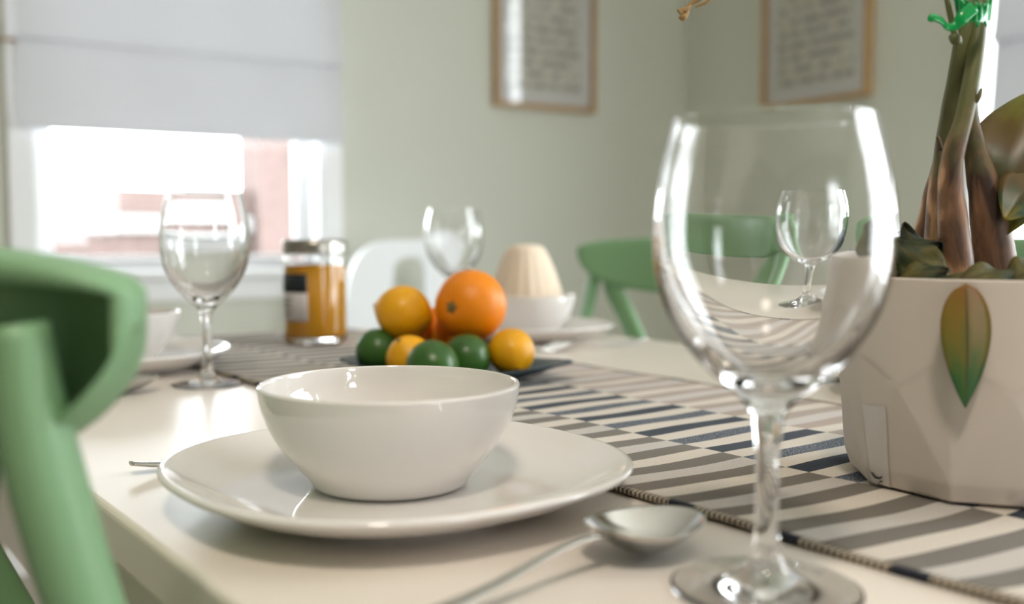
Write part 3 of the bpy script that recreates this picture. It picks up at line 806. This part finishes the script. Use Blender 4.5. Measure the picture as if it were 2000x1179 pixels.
stemw('stem', [(1946, 590, .608, 84), (1943, 520, .608, 80), (1934, 440, .608, 72), (1920, 360, .608, 58), (1904, 290, .610, 42), (1893, 220, .612, 32), (1890, 130, .612, 30), (1897, 40, .612, 28), (1925, -60, .61, 28), (1950, -200, .61, 26)])
stemw('stem', [(1838, 590, .625, 70), (1836, 500, .625, 64), (1838, 400, .622, 54), (1848, 300, .618, 46), (1860, 215, .608, 42), (1874, 140, .603, 40), (1884, 70, .600, 38), (1888, 10, .603, 36), (1880, -60, .606, 32), (1860, -200, .606, 30)])
stemw('stem', [(1806, 590, .640, 60), (1810, 480, .640, 56), (1822, 400, .636, 46), (1842, 310, .632, 34), (1868, 210, .626, 28), (1880, 100, .622, 26), (1884, 0, .620, 26), (1884, -80, .620, 24)])
stemw('side_shoot', [(1868, 78, .588, 16), (1862, 56, .586, 12), (1854, 20, .585, 11), (1846, -20, .584, 10), (1835, -80, .583, 9)])
stemw('bud', [(1857, 72, .589, 10), (1866, 76, .586, 22), (1874, 82, .589, 12)])
stemw('side_shoot', [(1905, 196, .588, 14), (1912, 188, .586, 9), (1917, 172, .586, 5)])
stemw('side_shoot', [(1836, 292, .600, 12), (1832, 270, .598, 8), (1828, 266, .598, 4)])
# green tape: band plus loose tail
P = [at_depth(x, y, f-.038)-PO for x, y, f in [(1872, 14, .588), (1880, 20, .577), (1898, 26, .576), (1918, 26, .577), (1932, 24, .585), (1936, 14, .60), (1928, 4, .625), (1900, 0, .632), (1872, 4, .625), (1868, 10, .60), (1872, 16, .588)]]
sp = spline(P, 6)
bm = bmesh.new(); rows = []
for i, p in enumerate(sp):
    wob = .0012*math.sin(i*1.9); h = .0052+.0012*math.sin(i*.9)
    o2 = Vector((p.x, p.y, 0)).normalized()*0.0006*math.sin(i*2.3)
    rows.append([bm.verts.new(p+o2*k+Vector((0, 0, wob+(k/4-.5)*2*h))) for k in range(5)])
for a, b in zip(rows, rows[1:]):
    for k in range(4): bm.faces.new((a[k], b[k], b[k+1], a[k+1]))
tp = obj('green_tape', bm, M['tape'], pl); s = tp.modifiers.new('t', 'SOLIDIFY'); s.thickness = .0009
P = [at_depth(x, y, f-.038)-PO for x, y, f in [(1900, 14, .576), (1880, 34, .574), (1866, 50, .575), (1850, 52, .575), (1838, 40, .574), (1822, 34, .573), (1816, 42, .573)]]
tt = obj('tape_tail', smooth_tube(P, [.004, .0035, .0026, .0022, .0024, .0024, .0012], n=6, seg=10, squash=.35), M['tape'], tp)

def leaf(name, base, tip, normal, width, m, curl=.12, wave=0, par=None, fold=.25, shape=1.0, droop=0, petiole=0, org=None):
    """leaf blade from base to tip; normal = facing; UV v along"""
    org = PO if org is None else org
    base = base-org; tip = tip-org
    d = tip-base; L_ = d.length; t = d.normalized(); n = (normal-t*normal.dot(t)).normalized(); s = t.cross(n)
    bm = bmesh.new(); uvl = bm.loops.layers.uv.new('UVMap'); nv, nu = 22, 8; rows = []
    for j in range(nv+1):
        v = j/nv; wv = width/2*(math.sin(PI*min(1, v**(.78*shape)))**.85)*(1 if v < .97 else .5) if 0 < v < 1 else .0002
        row = []
        for i in range(nu+1):
            u = i/nu*2-1
            p = base+t*(L_*v)+s*(wv*u)+n*(-fold*abs(u)*wv + curl*L_*math.sin(PI*v) - droop*L_*v*v + wave*math.sin(v*11+u*3)*abs(u))
            row.append((bm.verts.new(p), (i/nu, v)))
        rows.append(row)
    for a, b in zip(rows, rows[1:]):
        for i in range(nu):
            f = bm.faces.new([x[0] for x in (a[i], a[i+1], b[i+1], b[i])])
            for l, x in zip(f.loops, (a[i], a[i+1], b[i+1], b[i])): l[uvl].uv = x[1]
    o = obj(name, bm, M[m], par or pl, recalc=False)
    sd = o.modifiers.new('t', 'SOLIDIFY'); sd.thickness = .0006; sd.offset = 0
    return o
toC = lambda f=1: (Vector((-math.sin(YAW)*f, -math.cos(YAW)*f, 0)))
# leaf hanging over the rim
leaf('leaf', at_depth(1886, 553, .4885), at_depth(1885, 796, .4865), toC(), .0248, 'leaf_hang', curl=.03, fold=.12, shape=.88)
# big leaf at the right, in front of the window
leaf('leaf', at_depth(2030, 175, 0.5840), at_depth(1950, 470, 0.5640), toC()+Vector((-.2, .3, .35)), .056, 'leaf_big', curl=.12, fold=.25, shape=1.05, wave=.003)
leaf('leaf', at_depth(2035, 330, 0.5640), at_depth(1962, 430, 0.5490), toC()+Vector((0, 0, .6)), .030, 'leaf_big', curl=.1, fold=.3)
# withered leaves on the soil
for (bx_, tx_, w_, nr, cu_, wv_) in [
    ((1852, 550, .545), (1762, 438, .560), .036, (.3, 0, .15), -.08, .003),
    ((1850, 552, .535), (1738, 470, .550), .024, (-.1, .1, .3), .06, .003),
    ((1738, 553, .548), (1840, 474, .545), .030, (.2, 0, .3), .06, .003),
    ((1745, 553, .542), (1856, 528, .525), .018, (.1, 0, .6), .10, .002),
    ((1728, 555, .550), (1770, 450, .565), .028, (.4, 0, .1), .06, .003),
    ((1862, 552, .515), (2010, 536, .515), .018, (0, 0, 1.2), .10, .003),
    ((1905, 553, .510), (1830, 542, .530), .016, (0, 0, 1.2), .10, .002),
    ((1965, 553, .514), (2060, 522, .509), .026, (0, 0, 1.0), .12, .003)]:
    leaf('leaf', at_depth(*bx_), at_depth(*tx_), toC()+Vector(nr), w_, 'leaf_dark', curl=cu_, fold=.3, wave=wv_)
# dry twig tip reaching in from above
tw = obj('dry_twig', smooth_tube([at_depth(x, y, f-.038)-PO for x, y, f in [(1900, -210, .60), (1760, -250, .60), (1560, -170, .60), (1420, -70, .60), (1375, -10, .60), (1350, 8, .60), (1337, 24, .60)]], [.0022, .0018, .0015, .0013, .0014, .0012, .002], n=6, seg=10), M['dry'], pl)
obj('twig_tip', smooth_tube([at_depth(x, y, f-.038)-PO for x, y, f in [(1350, 10, .60), (1342, 16, .598), (1332, 20, .597), (1326, 24, .597)]], [.0008, .0011, .0014, .0022], n=5, seg=10), M['dry'], tw)
obj('twig_tip', smooth_tube([at_depth(x, y, f-.038)-PO for x, y, f in [(1392, -8, .598), (1380, 4, .597), (1366, 10, .597), (1358, 14, .597)]], [.0012, .0009, .0007, .0004], n=5, seg=10), M['dry'], tw)
obj('twig_tip', smooth_tube([at_depth(x, y, f-.038)-PO for x, y, f in [(1345, 14, .60), (1340, 28, .598), (1334, 34, .597), (1328, 31, .597)]], [.0009, .0014, .002, .0012], n=5, seg=10), M['dry'], tw)
# soil
o = obj('soil', lathe([(0, .098), (.04, .097), (.065, .0955), (.0775, .094), (.077, .085), (0, .085)], 56), M['soil'], pot)
# sticker on the pot's lower left
from mathutils.bvhtree import BVHTree
potM = Matrix.Translation(PC) @ Matrix.Rotation(po.rotation_euler.z, 4, 'Z')
bvh = BVHTree.FromPolygons([potM @ v.co for v in po.data.vertices], [list(p.vertices) for p in po.data.polygons])
def on_pot(x, y, lift):
    d = (at_depth(x, y, .5)-CAM).normalized(); hit = bvh.ray_cast(CAM, d)
    return None if hit[0] is None else hit[0]+(hit[1] if hit[1].dot(d) < 0 else -hit[1])*lift-PC
def sticker(name, quad, nx, ny, lift, m, par):
    bm = bmesh.new(); g = []
    for j in range(ny+1):
        row = []
        for i in range(nx+1):
            a_, b_ = i/nx, j/ny
            x = (quad[0][0]*(1-a_)+quad[1][0]*a_)*(1-b_)+(quad[3][0]*(1-a_)+quad[2][0]*a_)*b_
            y = (quad[0][1]*(1-a_)+quad[1][1]*a_)*(1-b_)+(quad[3][1]*(1-a_)+quad[2][1]*a_)*b_
            p = on_pot(x, y, lift); row.append(bm.verts.new(p) if p is not None else None)
        g.append(row)
    for j in range(ny):
        for i in range(nx):
            q = (g[j][i], g[j][i+1], g[j+1][i+1], g[j+1][i])
            if all(q): bm.faces.new(q)
    return obj(name, bm, m, par)
st = sticker('sticker', [(1686, 790), (1731, 793), (1740, 965), (1704, 946)], 6, 24, .0007, M['sticker'], pot)
for q in ([(1703, 921), (1706, 920), (1713, 929), (1710, 931)], [(1710, 928), (1720, 930), (1720, 934), (1711, 932)], [(1718, 932), (1725, 927), (1726, 929), (1721, 934)], [(1719, 937), (1726, 937), (1726, 939), (1720, 940)]):
    sticker('printed_mark', q, 2, 2, .0011, M['ink'], st)

# ------------------------------------------------------------------ chairs
def chair(m, label, cat='chair'):
    """origin under seat centre, faces +x; rail top .885"""
    root = empty('dining_chair', (0, 0, 0)); tag(root, label, cat, 'mint green dining chairs')
    n = 56; path = []; hs = []
    for i in range(n+1):
        u = math.sin(PI/2*(-1+2*i/n)); u = math.copysign(1-(1-abs(u))**1.0, u)
        y = .225*u; x = -.225+.098*abs(u)**2.3
        h = .050*max(.02, (1-abs(u)**10))**.5*(.70+.30*(1-abs(u)**2.6))
        path.append(Vector((x, y, .896-.048-.002)) ); hs.append(h)
    bm = bmesh.new(); rings = []
    for i, p in enumerate(path):
        t = (path[min(i+1, n)]-path[max(i-1, 0)]).normalized(); s = Vector((t.y, -t.x, 0)); h = hs[i]
        u = abs(math.sin(PI/2*(-1+2*i/n))); th = .0165*max(.004, (1-u**44))**.5
        zc = .892-.050+(.050-h)*.55
        # moulded rail: solid towards the seat, hollowed at the back inside a 10 mm lip
        k0 = max(0, min(1, (.984-u)/.018)); g = min(1, h/.036); dd = th-(th*1.55)*k0
        prof = [(-1, .55), (-1, .72), (-.93, .88), (-.75, .97), (-.4, 1), (.4, 1), (.75, .985), (.95, .94)]
        loop = [(x*th, z*h) for x, z in prof]
        lo = [(th, h*.94-.002*g), (th, h-.0085*g), (th-.15*(th-dd), h-.0100*g), (dd, h-.0125*g), (dd, 0)]
        bo = [(dd, -h+.0085*g), (th-.15*(th-dd), -h+.0060*g), (th, -h+.0045*g), (th, -h+.0030*g)]
        loop += lo + bo + [(x*th, -z*h) for x, z in reversed(prof)] + [(-th*1.02, 0)]
        rings.append([bm.verts.new(Vector((p.x, p.y, zc+z))-s*x) for x, z in loop])
    K = len(rings[0])
    for a, b in zip(rings, rings[1:]):
        for k in range(K): bm.faces.new((a[k], a[(k+1) % K], b[(k+1) % K], b[k]))
    bm.faces.new(rings[0]); bm.faces.new(rings[-1][::-1])
    obj('top_rail', bm, m, root)
    for s in (-1, 1):
        pts = [Vector((-.161, s*.207, .862)), Vector((-.154, s*.210, .81)), Vector((-.130, s*.213, .72)), Vector((-.078, s*.213, .60)), Vector((-.02, s*.205, .46))]
        obj('arm_post', smooth_tube(pts, [.0120, .0145, .0142, .0138, .014], n=6, seg=20, squash=.8), m, root)
        pts = [Vector((-.172, s*.186, .850)), Vector((-.177, s*.180, .80)), Vector((-.188, s*.150, .74)), Vector((-.204, s*.09, .62)), Vector((-.200, s*.04, .455))]
        obj('back_brace', smooth_tube(pts, [.018, .021, .020, .018, .015], n=6, seg=20, squash=.6, side=Vector((0, 1, 0))), m, root)
    bm = bmesh.new(); seg = 64; rs = []
    for sc, z in ((.05, .452), (.7, .450), (.93, .455), (1, .452), (1.0, .438), (.9, .432), (.05, .432)):
        rs.append([bm.verts.new((.225*sc*math.copysign(abs(math.cos(2*PI*k/seg))**.55, math.cos(2*PI*k/seg)), .22*sc*math.copysign(abs(math.sin(2*PI*k/seg))**.55, math.sin(2*PI*k/seg)), z)) for k in range(seg)])
    for a, b in zip(rs, rs[1:]):
        for k in range(seg): bm.faces.new((a[k], a[(k+1) % seg], b[(k+1) % seg], b[k]))
    bm.faces.new(rs[0][::-1]); bm.faces.new(rs[-1])
    obj('seat', bm, m, root)
    for sx in (-1, 1):
        for sy in (-1, 1):
            obj('leg', smooth_tube([Vector((sx*.17, sy*.17, .44)), Vector((sx*.20, sy*.19, .22)), Vector((sx*.225, sy*.205, 0))], [.020, .017, .013], n=5, seg=16), m, root)
    return root
ch = chair(M['green'], 'mint green chair in the left foreground, blurred, pushed to the near table side')
ch.location = (.229, .563, 0)
c = copy_tree(ch); c.location = (1.05, 1.135, 0); c.rotation_euler = (0, 0, PI); c['label'] = 'mint green chair across the table behind the fork, left of the large wine glass'
c = copy_tree(ch); c.location = (1.045, .515, 0); c.rotation_euler = (0, 0, PI+.02); c['label'] = 'mint green chair across the table holding a navy cushion, behind the plant'
# navy cushion leaning on that chair
bm = bmesh.new(); bmesh.ops.create_cube(bm, size=1); bmesh.ops.subdivide_edges(bm, edges=bm.edges, cuts=12, use_grid_fill=True)
for v in bm.verts:
    x, y, z = v.co*2
    th = (1-abs(y)**2.5)*(1-abs(z)**2.5)
    v.co = Vector((x*.055*max(.12, th**.5), y*.155*(1-.05*(1-abs(z))), z*.19*(1-.05*(1-abs(y)))))
cu = tag(obj('cushion', bm, M['navy']), 'navy blue cushion standing on the chair behind the large wine glass', 'cushion')
cu.location = (1.115, .552, .647); cu.rotation_euler = (0, math.radians(-5), 0)

# white chair at the head of the table
wc = empty('white_chair', R(1.24, 2.66, 0), RA); tag(wc, 'white chair with an open back against the wall right of the window', 'chair')
def arch_back():
    bm = bmesh.new(); n = 40; outer = []; inner = []
    for k in range(n+1):
        a = PI*k/n
        co, si = math.cos(a), math.sin(a)
        outer.append((.205*math.copysign(abs(co)**.55, co), .68+.205*abs(si)**.75))
        inner.append((.055*math.copysign(abs(co)**.8, co)-.01, .78+.055*abs(si)**.8))
    outer = [(.205, .45)]+outer+[(-.205, .45)]; inner = [(.045, .45)]+inner+[(-.065, .45)]
    F = [[bm.verts.new((x, y, z)) for x, z in pl_] for pl_ in (outer, inner) for y in (-.012, .012)]
    of, ob, jf, jb = F
    for k in range(len(outer)-1):
        bm.faces.new((of[k], of[k+1], jf[k+1], jf[k])); bm.faces.new((ob[k], jb[k], jb[k+1], ob[k+1]))
        bm.faces.new((of[k], ob[k], ob[k+1], of[k+1])); bm.faces.new((jf[k], jf[k+1], jb[k+1], jb[k]))
    for k in (0, -1): bm.faces.new((of[k], jf[k], jb[k], ob[k]))
    return bm
o = obj('backrest', arch_back(), M['whitechair'], wc, smooth=False)
bm = bmesh.new(); box(bm, -.205, .205, -.40, .012, .43, .45); bevel(bm, .006); obj('seat', bm, M['whitechair'], wc, smooth=False)
for sx in (-1, 1):
    for yy in (-.36, -.01):
        obj('leg', smooth_tube([Vector((sx*.17, yy, .43)), Vector((sx*.185, yy, .2)), Vector((sx*.20, yy, 0))], [.018, .015, .012], n=4, seg=14), M['whitechair'], wc)

# added warm fill light, unseen, up at the ceiling near the camera
pd = empty('fill_lamp', R(-.3, -.5, H)); tag(pd, 'added warm fill lamp with a round white shade, unseen over the near side of the room', 'lamp')
obj('fill_lamp_shade', lathe([(0, -.02), (.12, -.025), (.17, -.06), (.165, -.062), (.115, -.03), (0, -.025)], 48), M['ceiling'], pd)
ld = bpy.data.lights.new('fill_glow', 'AREA'); ld.shape = 'DISK'; ld.size = .3; ld.energy = 12; ld.color = (1, .88, .74)
lo = bpy.data.objects.new('fill_glow', ld); COL.objects.link(lo); lo.parent = pd; lo.location = (0, 0, -.07)
